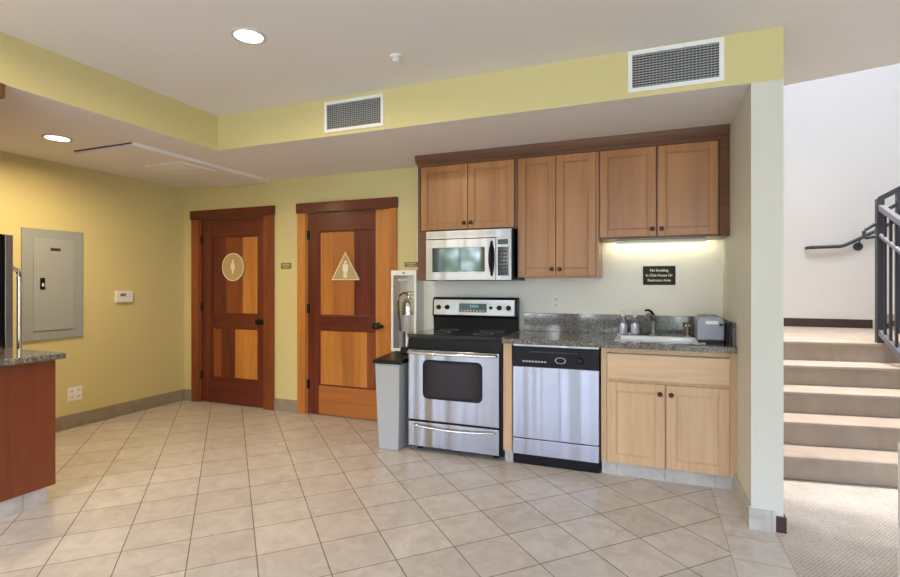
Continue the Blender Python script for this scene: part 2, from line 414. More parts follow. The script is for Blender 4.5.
# ---------------- baseboards
bb = .125
obj('baseboard_left', B(LW, LW+.014, 2.3, W, 0, bb), 'base', kind='structure', bevel=.002, label='tan tile baseboard on the left wall')
obj('baseboard_back', BB([(LW+.014, -4.755, W-.014, W, 0, bb), (-3.614, -3.315, W-.014, W, 0, bb), (-2.18, -1.80, W-.014, W, 0, bb)]), 'base', kind='structure', bevel=.002, label='tan tile baseboard beside the doors')
obj('baseboard_alcove', BB([(RW-.013, RW, F, 3.64, 0, .118), (RW-.013, .620, F-.013, F, 0, .110)]), 'toe', kind='structure', bevel=.002, label='grey tile baseboard around the wall end')
obj('baseboard_divider', BB([(.620, RO+.012, F-.012, F, .004, .088), (RO, RO+.012, F, 3.9, .004, .088)]), 'basebrown', kind='structure', bevel=.002, label='dark brown rubber base at the carpet corner')
obj('baseboard_stair', B(RO, 2.30, SW-.015, SW, .816, .912), 'basebrown', kind='structure', bevel=.002, label='dark brown baseboard along the stair landing')

# ---------------- doors
def make_door(n, x0, x1, zt, pl, pr, planks_u, planks_l, stile_l, stile_r, toprail, midrail, botrail, ptop, m1, m2, pb, cas, kx, labels, header):
    yf = W+.012
    # casing and jamb
    c0, c1 = cas
    d = thing('door_%d' % n, ((x0+x1)/2, yf, 0), labels[0], None, kind='structure')
    obj('door_casing', lambda bm: (box(bm, c0, x0, W-.022, W, 0, zt), box(bm, x1, c1, W-.022, W, 0, zt), box(bm, x0, x0+.012, W, W+.11, 0, zt), box(bm, x1-.012, x1, W, W+.11, 0, zt)), 'orange' if n == 2 else 'redmid', d, bevel=.002, label='orange brown door casing')
    obj('door_header', B(c0-.008, c1+.008, W-.034, W, zt, zt+.098), header, d, bevel=.003, label='dark red brown header board')
    a, b = x0+.013, x1-.013; y1 = yf+.04
    obj('stile', B(a, pl, yf, y1, .008, zt-.004), stile_l, d, bevel=.002)
    obj('stile', B(pr, b, yf, y1, .008, zt-.004), stile_r, d, bevel=.002)
    obj('rail', B(pl, pr, yf, y1, ptop, zt-.004), toprail, d, bevel=.002)
    obj('rail', B(pl, pr, yf, y1, m2, m1), midrail, d, bevel=.002)
    obj('rail', B(pl, pr, yf, y1, .008, pb), botrail, d, bevel=.002)
    for (za, zb, pk) in ((m1, ptop, planks_u), (pb, m2, planks_l)):
        # moulding lip round the panel
        for i in range(len(pk)):
            xa = pl + (pr-pl)*pk[i][0]; xb = pl + (pr-pl)*(pk[i+1][0] if i+1 < len(pk) else 1)
            obj('panel_board', B(xa, xb, yf+.014, yf+.034, za, zb), pk[i][1], d, bevel=.0015)
        def lip(bm, za=za, zb=zb):
            w = .014
            for (xa, xb, z0, z1) in ((pl, pl+w, za, zb), (pr-w, pr, za, zb), (pl+w, pr-w, za, za+w), (pl+w, pr-w, zb-w, zb)):
                box(bm, xa, xb, yf+.006, yf+.014, z0, z1)
        obj('panel_moulding', lip, stile_l, d, bevel=.003)
    for z in (.30, 1.06, 1.80):
        obj('hinge', lambda bm, z=z: (tube(bm, [(a-.004, yf-.006, z-.045), (a-.004, yf-.006, z+.045)], .008), box(bm, a, a+.022, yf-.002, yf, z-.045, z+.045)), 'bronze', d, smooth=True)
    k = obj('door_knob', lambda bm: (lathe(bm, [(.034, yf), (.034, yf-.006), (.028, yf-.010), (.012, yf-.014), (.011, yf-.030), (.016, yf-.036), (.030, yf-.045), (.034, yf-.058), (.028, yf-.070), (.010, yf-.076)], (kx, 0, .91), 'Y')), 'bronze', d, smooth=True, label='dark bronze round knob')
    return d

make_door(1, D1[0], D1[1], D1[2], -4.49, -3.845,
          [(0, 'redwood'), (.30, 'redmid'), (.66, 'orange')], [(0, 'redmid'), (.20, 'redwood'), (.50, 'orange')],
          'redwood', 'redwood', 'redwoodh', 'redwoodh', 'redwoodh', 1.825, .978, .833, .278, (-4.755, -3.614), -3.795,
          ['left wooden restroom door with round plaque'], 'redwoodh')
make_door(2, D2[0], D2[1], D2[2], -3.076, -2.427,
          [(0, 'orange'), (.24, 'brownor'), (.62, 'redwood')], [(0, 'orange'), (.40, 'brownor'), (.60, 'orange'), (.84, 'redmid')],
          'redwood', 'orange', 'redwoodh', 'redwoodh', 'orangeh', 1.834, .989, .854, .293, (-3.313, -2.187), -2.40,
          ['right wooden restroom door with triangular plaque'], 'redwoodh')
# second escutcheon and lever stem on the right door (wide handle set in the photo)
d2 = bpy.data.objects['door_2']
yf = W+.012
obj('door_lever', lambda bm: tube(bm, [(-2.40, yf-.055, .912), (-2.36, yf-.060, .913), (-2.325, yf-.058, .908), (-2.31, yf-.055, .905)], [.010, .012, .020, .008]), 'bronze', d2, smooth=True, label='dark bronze lever end')

# plaques on doors
def disc(cx, cz, r, y0, y1, seg=40, rx=None):
    return lambda bm: prism(bm, [(cx+(rx or r)*math.cos(2*PI*k/seg), cz+r*math.sin(2*PI*k/seg)) for k in range(seg)], y0, y1, 'Y')
def figure_woman(bm, cx, cz, s, y0, y1):
    prism(bm, [(cx+.017*s*math.cos(2*PI*k/16), cz+.085*s+.020*s*math.sin(2*PI*k/16)) for k in range(16)], y0, y1, 'Y')
    pts = [(.012, .062), (.026, .054), (.034, .02), (.042, -.03), (.020, -.034), (.017, -.105), (.003, -.105), (0, -.036),
           (-.003, -.105), (-.017, -.105), (-.020, -.034), (-.042, -.03), (-.034, .02), (-.026, .054), (-.012, .062)]
    prism(bm, [(cx+a*s, cz+b*s) for a, b in pts], y0, y1, 'Y')
def figure_man(bm, cx, cz, s, y0, y1):
    prism(bm, [(cx+.017*s*math.cos(2*PI*k/16), cz+.085*s+.020*s*math.sin(2*PI*k/16)) for k in range(16)], y0, y1, 'Y')
    pts = [(.022, .062), (.036, .052), (.036, -.02), (.025, -.02), (.024, -.105), (.004, -.105), (.003, -.03), (-.003, -.03), (-.004, -.105),
           (-.024, -.105), (-.025, -.02), (-.036, -.02), (-.036, .052), (-.022, .062)]
    prism(bm, [(cx+a*s, cz+b*s) for a, b in pts], y0, y1, 'Y')
yp = W+.012
t = thing('restroom_sign', (-4.18, yp, 1.35), 'round tan plaque with a white figure on the left wooden door', 'sign', 'restroom plaques on the doors')
obj('plaque', disc(-4.18, 1.49, .150, yp-.006, yp+.014), 'tan', t, bevel=.001)
def ring(bm):
    n = 40; R, r = .151, .142
    for k in range(n):
        a0, a1 = 2*PI*k/n, 2*PI*(k+1)/n
        prism(bm, [(-4.18+q*math.cos(a), 1.49+q*math.sin(a)) for q, a in ((r, a0), (R, a0), (R, a1), (r, a1))], yp-.009, yp-.006, 'Y')
obj('rim', ring, 'tanw', t, label='pale raised rim')
obj('figure', lambda bm: figure_woman(bm, -4.18, 1.495, .72, yp-.010, yp-.006), 'tanw', t, label='white restroom figure')
t = thing('restroom_sign', (-2.76, yp, 1.345), 'triangular tan plaque with a white figure on the right wooden door', 'sign', 'restroom plaques on the doors')
TR = [(-2.92, 1.346), (-2.60, 1.346), (-2.76, 1.622)]
obj('plaque', lambda bm: prism(bm, TR, yp-.006, yp+.014, 'Y'), 'tan', t, bevel=.001)
def tri_rim(bm):
    c = (-2.76, 1.438); inn = [(c[0]+(x-c[0])*.92, c[1]+(z-c[1])*.92) for x, z in TR]
    for k in range(3):
        prism(bm, [TR[k], TR[(k+1) % 3], inn[(k+1) % 3], inn[k]], yp-.009, yp-.006, 'Y')
obj('rim', tri_rim, 'tanw', t, label='pale raised rim')
obj('figure', lambda bm: figure_man(bm, -2.76, 1.452, .80, yp-.010, yp-.006), 'tanw', t, label='white restroom figure')

# small room signs on wall
for (xa, xb, za, zb, lab) in ((-3.530, -3.402, 1.462, 1.524, 'small olive wall plaque between the two wooden doors'), (-2.112, -1.978, 1.466, 1.510, 'small olive wall plaque above the white extinguisher cabinet')):
    t = thing('room_sign', ((xa+xb)/2, W, za), lab, 'sign', 'olive room plaques on the wall')
    obj('plate', B(xa, xb, W-.006, W, za, zb), 'olive', t, bevel=.001)
    h = zb-za
    obj('lettering_band', BB([(xa+.02, xb-.02, W-.0075, W-.006, za+h*.58, za+h*.78), (xa+.035, xb-.035, W-.0075, W-.006, za+h*.22, za+h*.38)]), 'olivel', t, label='worn pale lettering')

# ---------------- left wall fixtures
t = thing('electrical_panel', (LW, 2.864, .826), 'grey metal breaker box set in the yellow left wall', 'electrical panel')
obj('panel_frame', B(LW, LW+.018, 2.618, 3.11, .826, 1.782), 'panel', t, bevel=.003)
obj('panel_door', B(LW+.018, LW+.026, 2.700, 3.023, .905, 1.70), 'panel2', t, bevel=.002)
obj('latch', lambda bm: (box(bm, LW+.026, LW+.032, 2.748, 2.786, 1.26, 1.36)), 'black', t, bevel=.004, label='black door latch')
obj('latch_slide', B(LW+.032, LW+.036, 2.760, 2.774, 1.285, 1.315), 'white', t, label='pale latch slide')
obj('plate_or_highlight', B(LW+.026, LW+.028, 2.83, 2.91, 1.597, 1.622), 'dark', t, label='small dark plate with lettering')
t = thing('thermostat', (LW, 3.50, 1.12), 'white thermostat on the left wall beside the grey panel', 'thermostat')
obj('housing', B(LW, LW+.026, 3.415, 3.592, 1.125, 1.238), 'whitep', t, bevel=.006)
obj('display_window', B(LW+.026, LW+.028, 3.455, 3.520, 1.182, 1.215), 'smear', t, label='grey display window')
obj('digits', BB([(LW+.028, LW+.0285, 3.46+.016*k, 3.471+.016*k, 1.190, 1.209) for k in range(3)]), 'black', t, label='dark digits')

def outlet(name, x, y, z, w, h, wall, gangs, lab):
    t = thing(name, (x, y, z), lab, 'outlet')
    if wall == 'L':
        obj('cover_plate', B(x, x+.006, y-w/2, y+w/2, z, z+h), 'white', t, bevel=.002)
        for g in range(gangs):
            yc = y - w/2 + w*(g+.5)/gangs
            for s in (.28, .72):
                r = obj('receptacle', B(x+.006, x+.009, yc-.017, yc+.017, z+h*s-.015, z+h*s+.015), 'whitep', t, bevel=.002)
                obj('slot', BB([(x+.009, x+.0095, yc-.008, yc-.005, z+h*s-.006, z+h*s+.006), (x+.009, x+.0095, yc+.005, yc+.008, z+h*s-.006, z+h*s+.006)]), 'dark', r)
    else:
        obj('cover_plate', B(x-w/2, x+w/2, y-.006, y, z, z+h), 'white', t, bevel=.002)
        for s in (.28, .72):
            r = obj('receptacle', B(x-.017, x+.017, y-.009, y-.006, z+h*s-.015, z+h*s+.015), 'whitep', t, bevel=.002)
            obj('slot', BB([(x-.008, x-.005, y-.0095, y-.009, z+h*s-.006, z+h*s+.006), (x+.005, x+.008, y-.0095, y-.009, z+h*s-.006, z+h*s+.006)]), 'dark', r)
outlet('wall_outlet', LW, 3.045, .245, .125, .125, 'L', 2, 'white double outlet low on the left wall under the panel')
outlet('wall_outlet', -.714, W, 1.098, .072, .115, 'B', 1, 'white outlet on the kitchen wall above the dark splash')

# ---------------- soffit vents
def vent(x0, x1, z0, z1, lab, fw):
    t = thing('air_vent', ((x0+x1)/2, F, z0), lab, 'vent', 'vents in the soffit')
    obj('vent_frame', BB([(x0, x1, F-.012, F, z0, z0+fw), (x0, x1, F-.012, F, z1-fw, z1), (x0, x0+fw, F-.012, F, z0+fw, z1-fw), (x1-fw, x1, F-.012, F, z0+fw, z1-fw)]), 'white', t, bevel=.002)
    obj('backing', B(x0+fw, x1-fw, F-.002, F, z0+fw, z1-fw), 'dark', t)
    n = 13
    obj('louvers', lambda bm: [prism(bm, [(F-.010, z0+fw+(z1-z0-2*fw)*(k+.15)/n), (F-.009, z0+fw+(z1-z0-2*fw)*(k+.50)/n), (F-.002, z0+fw+(z1-z0-2*fw)*(k+.80)/n), (F-.003, z0+fw+(z1-z0-2*fw)*(k+.45)/n)], x0+fw, x1-fw, 'X') for k in range(n)], 'slat', t)
    m = int((x1-x0)/.02)
    obj('vanes', BB([(x0+fw+(x1-x0-2*fw)*k/m-.0012, x0+fw+(x1-x0-2*fw)*k/m+.0012, F-.0075, F-.002, z0+fw, z1-fw) for k in range(1, m)]), 'slat', t)
vent(-2.206, -1.717, 2.408, 2.632, 'small louvered vent at the left of the yellow soffit', .022)
vent(-.114, .379, 2.412, 2.650, 'larger louvered vent at the right end of the yellow soffit', .024)

# ---------------- ceiling lights
def can(x, y, z, r, lab, watts, grp='recessed ceiling lights', spread=3.0):
    t = thing('recessed_light', (x, y, z-.008), lab, 'ceiling light', grp)
    obj('trim_ring', lambda bm: lathe(bm, [(r, z), (r, z-.005), (r*.97, z-.008), (r*.82, z-.006), (r*.80, z)], (x, y, 0)), 'trimring', t, smooth=True)
    obj('lens', lambda bm: lathe(bm, [(r*.80, z-.001), (r*.80, z-.0035), (r*.4, z-.0045)], (x, y, 0)), 'lamp', t, smooth=True)
    l = bpy.data.lights.new('can_lamp', 'AREA'); l.shape = 'DISK'; l.size = r*1.5; l.energy = watts; l.color = (1, .76, .44) if z < 5 else (1, .92, .82); l.spread = spread
    o = bpy.data.objects.new('can_lamp', l); COL.objects.link(o); o.location = (x, y, z-.012)
CANW = 15
can(-2.03, 2.165, HC, .092, 'large bright recessed light in the main ceiling', CANW)
can(-4.055, 2.41, LC, .092, 'smaller looking recessed light in the low left ceiling', CANW*1.8)
can(-3.0, 1.0, HC, .092, 'added unseen ceiling light warming the left side', CANW)  # added lamp out of view, warms the left of the room

for q, (lx, ly) in enumerate(((1.15, 4.5), (1.25, 5.3), (1.9, 4.7))):  # added lamps out of view, brighten the treads from above
    can(lx, ly, 5.6, .10, ['added unseen light high above the foot of the stairs', 'added unseen light high above the stair landing', 'added unseen light high above the stair railing'][q], 22, 'recessed ceiling lights', 1.1)
t = thing('sprinkler_head', (-1.397, 2.677, HC-.04), 'small white round sprinkler cap on the main ceiling', 'sprinkler')
obj('escutcheon', lambda bm: lathe(bm, [(.036, HC), (.036, HC-.004), (.026, HC-.012)], (-1.397, 2.677, 0)), 'white', t, smooth=True)
obj('cap', lambda bm: lathe(bm, [(.016, HC-.012), (.022, HC-.020), (.022, HC-.034), (.012, HC-.040)], (-1.397, 2.677, 0)), 'whitep', t, smooth=True)

# ---------------- shaker cabinet doors
def shaker(parent, x0, x1, y, z0, z1, mat, math_, st=.055, name='door', knob=None):
    """frame and recessed panel facing -Y; y is the front"""
    bm_f = BB([(x0, x0+st, y, y+.020, z0, z1), (x1-st, x1, y, y+.020, z0, z1), (x0+st, x1-st, y, y+.020, z0, z0+st), (x0+st, x1-st, y, y+.020, z1-st, z1)])
    d = obj(name, bm_f, mat, parent, bevel=.0025)
    obj('door_panel', B(x0+st-.002, x1-st+.002, y+.009, y+.017, z0+st-.002, z1-st+.002), mat, d, bevel=.001)
    def bead(bm):
        w = .008; a, b, c, e = x0+st, x1-st, z0+st, z1-st
        for q in ((a, a+w, c, e), (b-w, b, c, e), (a+w, b-w, c, c+w), (a+w, b-w, e-w, e)): box(bm, q[0], q[1], y+.005, y+.010, q[2], q[3])
    obj('bead', bead, mat, d, bevel=.002)
    if knob:
        obj('knob', lambda bm: lathe(bm, [(.008, y), (.007, y-.010), (.015, y-.015), (.016, y-.021), (.010, y-.027)], (knob[0], 0, knob[1]), 'Y', 16), 'knob', d, smooth=True)
    return d

def upper(name, x0, x1, z0, z1, doors, lab):
    t = thing(name, ((x0+x1)/2, 4.055, z0), lab, 'cabinet', 'upper kitchen cabinets')
    obj('cabinet_body', B(x0, x1, 3.892, W, z0, z1), 'honey' if z0 < 1.5 else 'walnut', t, bevel=.001)
    for i, (a, b) in enumerate(doors):
        kx = b-.026 if i == 0 else a+.026
        shaker(t, a, b, 3.87, z0+.012, 2.285, 'honey', 'mapleshadeh', knob=(kx, z0+.062))
    return t
cab_a = upper('wall_cabinet', -1.800, -.962, 1.742, 2.318, [(-1.784, -1.372), (-1.366, -.985)], 'short two-door wooden wall cabinet directly above the microwave')
tall = upper('wall_cabinet', -.960, -.348, 1.358, 2.318, [(-.948, -.662), (-.656, -.368)], 'tallest two-door wooden wall cabinet in the middle of the row')
cab_b = upper('wall_cabinet', -.346, .506, 1.636, 2.318, [(-.336, .046), (.056, .437)], 'wide two-door wooden wall cabinet at the right over the sink')
obj('end_panel', BB([(-1.822, -1.801, 3.885, W, 1.335, 2.288), (-1.801, -1.707, 3.872, 3.892, 1.335, 1.741)]), 'walnut', cab_a, label='dark wood side panel and filler', bevel=.001)
obj('end_panel', B(.448, RW-.001, 3.872, 3.892, 1.632, 2.288), 'cherry', cab_b, label='dark wood filler strip', bevel=.001)
t = thing('crown_moulding', (-.66, 3.86, 2.29), 'dark wood crown moulding along the top of the wall cabinets', 'moulding')
obj('crown', lambda bm: (prism(bm, [(3.868, 2.318), (3.864, 2.326), (3.852, 2.350), (3.846, 2.372), (3.843, LC-.001), (W-.002, LC-.001), (W-.002, 2.319), (3.875, 2.319)], -1.832, RW-.001, 'X')), 'cherry', t)
obj('frieze', B(-1.822, RW-.001, 3.875, 3.889, 2.289, 2.318), 'cherry', t)
t = thing('under_cabinet_light', (.0, 4.1, 1.615), 'slim light fitting under the right wall cabinet', 'light')
obj('housing', B(-.24, .38, 4.04, 4.12, 1.618, 1.636), 'white', t, bevel=.002)
obj('lens', B(-.23, .37, 4.05, 4.11, 1.613, 1.618), 'tube', t)
l = bpy.data.lights.new('under_cabinet_lamp', 'AREA'); l.shape = 'RECTANGLE'; l.size = .76; l.size_y = .02; l.energy = .75; l.color = (1, .92, .55)
o = bpy.data.objects.new('under_cabinet_lamp', l); COL.objects.link(o); o.location = (.07, 4.145, 1.622); o.rotation_euler = (math.radians(50), 0, 0)

# ---------------- microwave
my = 3.79
mx = lambda px: -1.703 + (px-425)/84.3*.718
t = thing('microwave', (-1.344, 4.0, 1.335), 'stainless over-range microwave under the short wall cabinet', 'microwave')
obj('case', B(-1.705, -.978, my+.03, W, 1.335, 1.738), 'black', t, bevel=.003)
obj('vent_band', BB([(-1.703, -.985, my+.004, my+.030, 1.672, 1.736)]), 'steelx', t, bevel=.002)
obj('vent_slots', BB([(-1.69, -1.11, my+.0025, my+.006, 1.690+.010*k, 1.693+.010*k) for k in range(4)]), 'slat', t)
xd = mx(494.5)
def frame(x0, x1, z0, z1, a0, a1, c0, c1, y0, y1):
    def f(bm):
        O = [(x0, z0), (x1, z0), (x1, z1), (x0, z1)]; I = [(a0, c0), (a1, c0), (a1, c1), (a0, c1)]
        V = {(i, k): [bm.verts.new((p[0], y, p[1])) for p in q] for i, y in enumerate((y0, y1)) for k, q in enumerate((O, I))}
        for k in range(4):
            n = (k+1) % 4
            for i in (0, 1): bm.faces.new((V[i, 0][k], V[i, 0][n], V[i, 1][n], V[i, 1][k]))
            for q in (0, 1): bm.faces.new((V[0, q][k], V[0, q][n], V[1, q][n], V[1, q][k]))
    return f
d = obj('door', frame(-1.703, xd, 1.338, 1.668, mx(431.5), mx(484), 1.405, 1.598, my, my+.030), 'steelx', t, bevel=.003)
obj('window', B(mx(431.5)-.003, mx(484)+.003, my+.006, my+.02, 1.402, 1.601), 'mirror', d, label='dark mirrored window')
def mwh(bm):
    pts = []; n = 14; c = mx(490.8)
    for k in range(n+1):
        a = k/n; pts.append((c, my-.006-.030*math.sin(a*PI), 1.372+.270*a))
    tube(bm, pts, [.006+.010*math.sin(PI*k/n) for k in range(n+1)])
obj('handle', mwh, 'black', d, smooth=True, label='black bowed handle')
cp = obj('control_panel', B(xd+.004, -.985, my, my+.030, 1.338, 1.668), 'steelx', t, bevel=.002)
cp2 = obj('control_surround', B(xd+.004, -.985, my+.002, my+.030, 1.668, 1.672), 'steelx', t)
obj('display', B(mx(496.5), mx(506.3), my-.0015, my, 1.615, 1.655), 'display', cp)
obj('keypad', B(mx(496.5), mx(506.8), my-.0015, my, 1.372, 1.595), 'blackgl', cp, label='glossy dark keypad')
obj('buttons', BB([(mx(497.5)+.024*i, mx(497.5)+.024*i+.016, my-.0022, my-.0015, 1.385+.028*j, 1.398+.028*j) for i in range(3) for j in range(7)]), 'dark', cp)

# ---------------- range / stove
t = thing('electric_range', (-1.385, 3.9, 0), 'freestanding stainless electric range with black glass top', 'stove')
X0, X1 = -1.770, -1.000
obj('oven_body', BB([(X0, X1, 3.612, 4.19, .03, .885), (X0+.05, X0+.09, 3.66, 3.70, 0, .03), (X1-.09, X1-.05, 3.66, 3.70, 0, .03), (X0+.05, X0+.09, 4.1, 4.14, 0, .03), (X1-.09, X1-.05, 4.1, 4.14, 0, .03)]), 'black', t, bevel=.003)
ct = obj('cooktop', B(X0-.004, X1+.004, 3.585, 4.195, .885, .918), 'blackgl', t, bevel=.006, label='black glass cooktop')
for (cx, cy, r) in ((-1.58, 3.76, .10), (-1.20, 3.76, .08), (-1.58, 4.00, .075), (-1.20, 4.00, .10)):
    def rg(bm, cx=cx, cy=cy, r=r):
        for k in range(32):
            a0, a1 = 2*PI*k/32, 2*PI*(k+1)/32
            prism(bm, [(cx+q*math.cos(a), cy+q*math.sin(a)) for q, a in ((r-.004, a0), (r, a0), (r, a1), (r-.004, a1))], .918, .9184)
    obj('burner_ring', rg, 'slat', ct)
obj('control_apron', B(X0+.004, X1-.004, 3.590, 3.612, .800, .884), 'black', t, bevel=.004)
od = obj('oven_door', frame(X0+.008, X1-.024, .250, .795, -1.617, -1.169, .440, .705, 3.580, 3.612), 'steel', t, bevel=.004, label='stainless oven door')
def rrect(x0, x1, z0, z1, rad, y0, y1):
    pts = []
    for cx, cz, a in ((x1-rad, z0+rad, -PI/2), (x1-rad, z1-rad, 0), (x0+rad, z1-rad, PI/2), (x0+rad, z0+rad, PI)):
        pts += [(cx+rad*math.cos(a+PI/2*k/6), cz+rad*math.sin(a+PI/2*k/6)) for k in range(7)]
    return lambda bm: prism(bm, pts, y0, y1, 'Y')
obj('window_trim', rrect(-1.636, -1.150, .420, .722, .045, 3.5775, 3.600), 'black', od)
obj('oven_window', rrect(-1.615, -1.171, .441, .701, .03, 3.5765, 3.5776), 'ovenglass', od, label='dark brown oven window')
def bar(xa, xb, z, y, bow, r=.011):
    def f(bm):
        n = 14
        tube(bm, [(xa, 3.582, z)] + [(xa+(xb-xa)*k/n, y-bow*math.sin(PI*k/n), z-.004*math.sin(PI*k/n)) for k in range(n+1)] + [(xb, 3.582, z)], r)
    return f
obj('handle', bar(-1.745, -1.040, .778, 3.545, .012), 'chrome', od, smooth=True)
dw = obj('drawer', B(X0+.008, X1-.024, .045, .236, 3 and 3.58, 3.612) if False else B(X0+.008, X1-.024, 3.580, 3.612, .045, .236), 'steel', t, bevel=.004, label='stainless warming drawer')
obj('handle', lambda bm: tube(bm, [(-1.715, 3.581, .212)] + [(-1.715+.66*k/14, 3.560,   .212-.018*math.sin(PI*k/14)) for k in range(15)] + [(-1.055, 3.581, .212)], .009), 'chrome', dw, smooth=True)
bg = obj('backguard', lambda bm: prism(bm, [(4.195, .90), (4.135, .90), (4.125, 1.02), (4.105, 1.03), (4.115, 1.175), (4.135, 1.192), (4.195, 1.192)], -1.784, -1.018, 'X'), 'black', t, bevel=.006)
cpn = obj('control_panel', lambda bm: prism(bm, [(4.108, 1.040), (4.102, 1.040), (4.110, 1.172), (4.118, 1.172)], -1.768, -1.040, 'X'), 'steelx', bg, bevel=.001)
ds = obj('clock_display', B(-1.528, -1.283, 4.101, 4.112, 1.066, 1.140), 'display', bg, bevel=.001)
obj('buttons', BB([(-1.515+.028*i, -1.497+.028*i, 4.0995, 4.101, 1.072, 1.084) for i in range(8)]), 'smear', bg)
obj('digits', BB([(-1.43+.020*k, -1.416+.020*k, 4.1, 4.101, 1.108, 1.126) for k in range(4)]), 'digits', bg)
for x, r in ((-1.72, .019), (-1.64, .019), (-1.243, .012), (-1.171, .019), (-1.091, .019)):
    obj('knob', lambda bm, x=x, r=r: (lathe(bm, [(r*1.1, 4.106), (r*1.1, 4.100), (r, 4.098), (r*.85, 4.080), (r*.5, 4.078)], (x, 0, 1.106), 'Y', 20), box(bm, x-.003, x+.003, 4.074, 4.080, 1.106-r*.8, 1.106+r*.8)), 'black', bg, smooth=True)

# ---------------- base cabinet run
obj('filler_panel', B(-.996, -.932, 3.602, 4.19, .088, .876), 'maple', label='narrow wooden filler between the range and the dishwasher', cat='panel', bevel=.001)
obj('toe_kick', B(-.994, -.932, 3.640, 3.70, 0, .087), 'toe', label='short grey tile toe kick left of the dishwasher', cat='toe kick')
obj('toe_kick', B(-.304, RW-.014, 3.645, 3.70, 0, .087), 'toe', label='long grey tile toe kick below the sink cabinet', cat='toe kick')
# dishwasher
t = thing('dishwasher', (-.62, 3.9, 0), 'stainless dishwasher with black control strip beside the range', 'dishwasher')
a, b = -.926, -.318
obj('tub', B(a, b, 3.63, 4.18, .075, .872), 'black', t)
obj('toe_plate', B(a+.002, b-.002, 3.624, 3.66, 0, .075), 'black', t)
obj('top_strip', B(a+.004, b-.004, 3.600, 3.630, .859, .872), 'steelx', t, label='pale metal strip')
p = obj('control_panel', B(a, b, 3.592, 3.630, .716, .857), 'black', t, bevel=.004, label='black control strip')
obj('dial', lambda bm: (lathe(bm, [(.024, 3.592), (.022, 3.584), (.018, 3.574), (.008, 3.572)], (-.445, 0, .772), 'Y'), box(bm, -.448, -.442, 3.566, 3.574, .755, .790)), 'black', p, smooth=True)
obj('buttons', BB([(-.85+.022*i, -.833+.022*i, 3.589, 3.592, .747, .758) for i in range(8)]), 'smear', p, bevel=.001)
def ell(bm):
    n = 32
    for k in range(n):
        a0, a1 = 2*PI*k/n, 2*PI*(k+1)/n
        prism(bm, [(-.58+q*.038*math.cos(v), .768+q*.022*math.sin(v)) for q, v in ((.85, a0), (1, a0), (1, a1), (.85, a1))], 3.5905, 3.592, 'Y')
obj('dial_outline', ell, 'smear', p)
obj('handle_recess', B(-.80, -.46, 3.5905, 3.592, .818, .826), 'dark', p)
obj('door', B(a, b, 3.596, 3.630, .196, .714), 'steel', t, bevel=.005)
obj('kick_panel', B(a, b, 3.598, 3.630, .077, .192), 'steel', t, bevel=.004)

# sink base cabinet
t = thing('sink_cabinet', (.1, 3.9, .088), 'pale maple sink base cabinet with two doors and a false drawer', 'cabinet')
obj('cabinet_body', BB([(-.308, -.270, 3.622, 4.18, .088, .876), (.474, .490, 3.642, 4.18, .088, .876), (-.270, .474, 3.642, 4.18, .088, .104), (-.270, .474, 4.165, 4.18, .104, .876), (-.270, .474, 3.622, 3.640, .84, .876), (-.270, .474, 3.622, 3.640, .644, .668), (-.270, .474, 3.622, 3.640, .088, .1), (.090, .110, 3.622, 3.640, .1, .644), (.470, RW-.001, 3.612, 3.64, .088, .876)]), 'maple', t, bevel=.001)
obj('drawer_front', B(-.268, .476, 3.600, 3.622, .664, .838), 'mapleh', t, bevel=.005, label='plain false drawer front')
shaker(t, -.268, .096, 3.600, .096, .645, 'maple', 'mapleh', .06, knob=(.066, .585))
shaker(t, .104, .470, 3.600, .096, .645, 'maple', 'mapleh', .06, knob=(.134, .585))

# worktop with sink cut-out
sx0, sx1, sy0, sy1 = -.205, .325, 3.70, 4.06
def wt(bm):
    x0, x1, y0, y1 = -1.0+.004, RW-.001, 3.562, W-.001
    for q in ((x0, sx0, y0, y1), (sx1, x1, y0, y1), (sx0, sx1, y0, sy0), (sx0, sx1, sy1, y1)):
        box(bm, q[0], q[1], q[2], q[3], .877, .915)
t = thing('countertop', (-.24, 3.9, .877), 'grey granite worktop with splash beside the range', 'countertop')
def wtm(bm):
    wt(bm); bmesh.ops.remove_doubles(bm, verts=bm.verts, dist=.0001)
obj('worktop', wt, 'granite2', t, label='polished speckled top with tan edge')
obj('backsplash', B(-.982, RW-.022, W-.021, W-.001, .915, 1.065), 'granite', t, bevel=.002)
obj('side_splash', B(RW-.021, RW-.001, 3.60, W-.001, .915, 1.065), 'granite', t, bevel=.002)
# sink
t = thing('kitchen_sink', (.06, 3.88, .74), 'shallow stainless drop-in sink in the granite worktop', 'sink')
def rim(bm):
    o, w = .022, .012
    for q in ((sx0-o, sx0+w, sy0-o, sy1+o), (sx1-w, sx1+o, sy0-o, sy1+o), (sx0+w, sx1-w, sy0-o, sy0+w), (sx0+w, sx1-w, sy1-w-.03, sy1+o)): box(bm, q[0], q[1], q[2], q[3], .9155, .920)
obj('sink_rim', rim, 'sinkst', t, bevel=.002)
def bowl(bm):
    a, b, c, d_ = sx0+.012, sx1-.012, sy0+.012, sy1-.042; z0, z1, k = .75, .916, .003
    for q in ((a-k, a, c, d_), (b, b+k, c, d_)): box(bm, q[0], q[1], q[2], q[3], z0, z1)
    box(bm, a, b, c-k, c, z0, z1); box(bm, a, b, d_, d_+k, z0, z1); box(bm, a-k, b+k, c-k, d_+k, z0-k, z0)
obj('sink_bowl', bowl, 'sinkst', t)
obj('drain', lambda bm: lathe(bm, [(.04, .750), (.04, .754), (.028, .752)], (.06, 3.88, 0)), 'chrome', t, smooth=True)
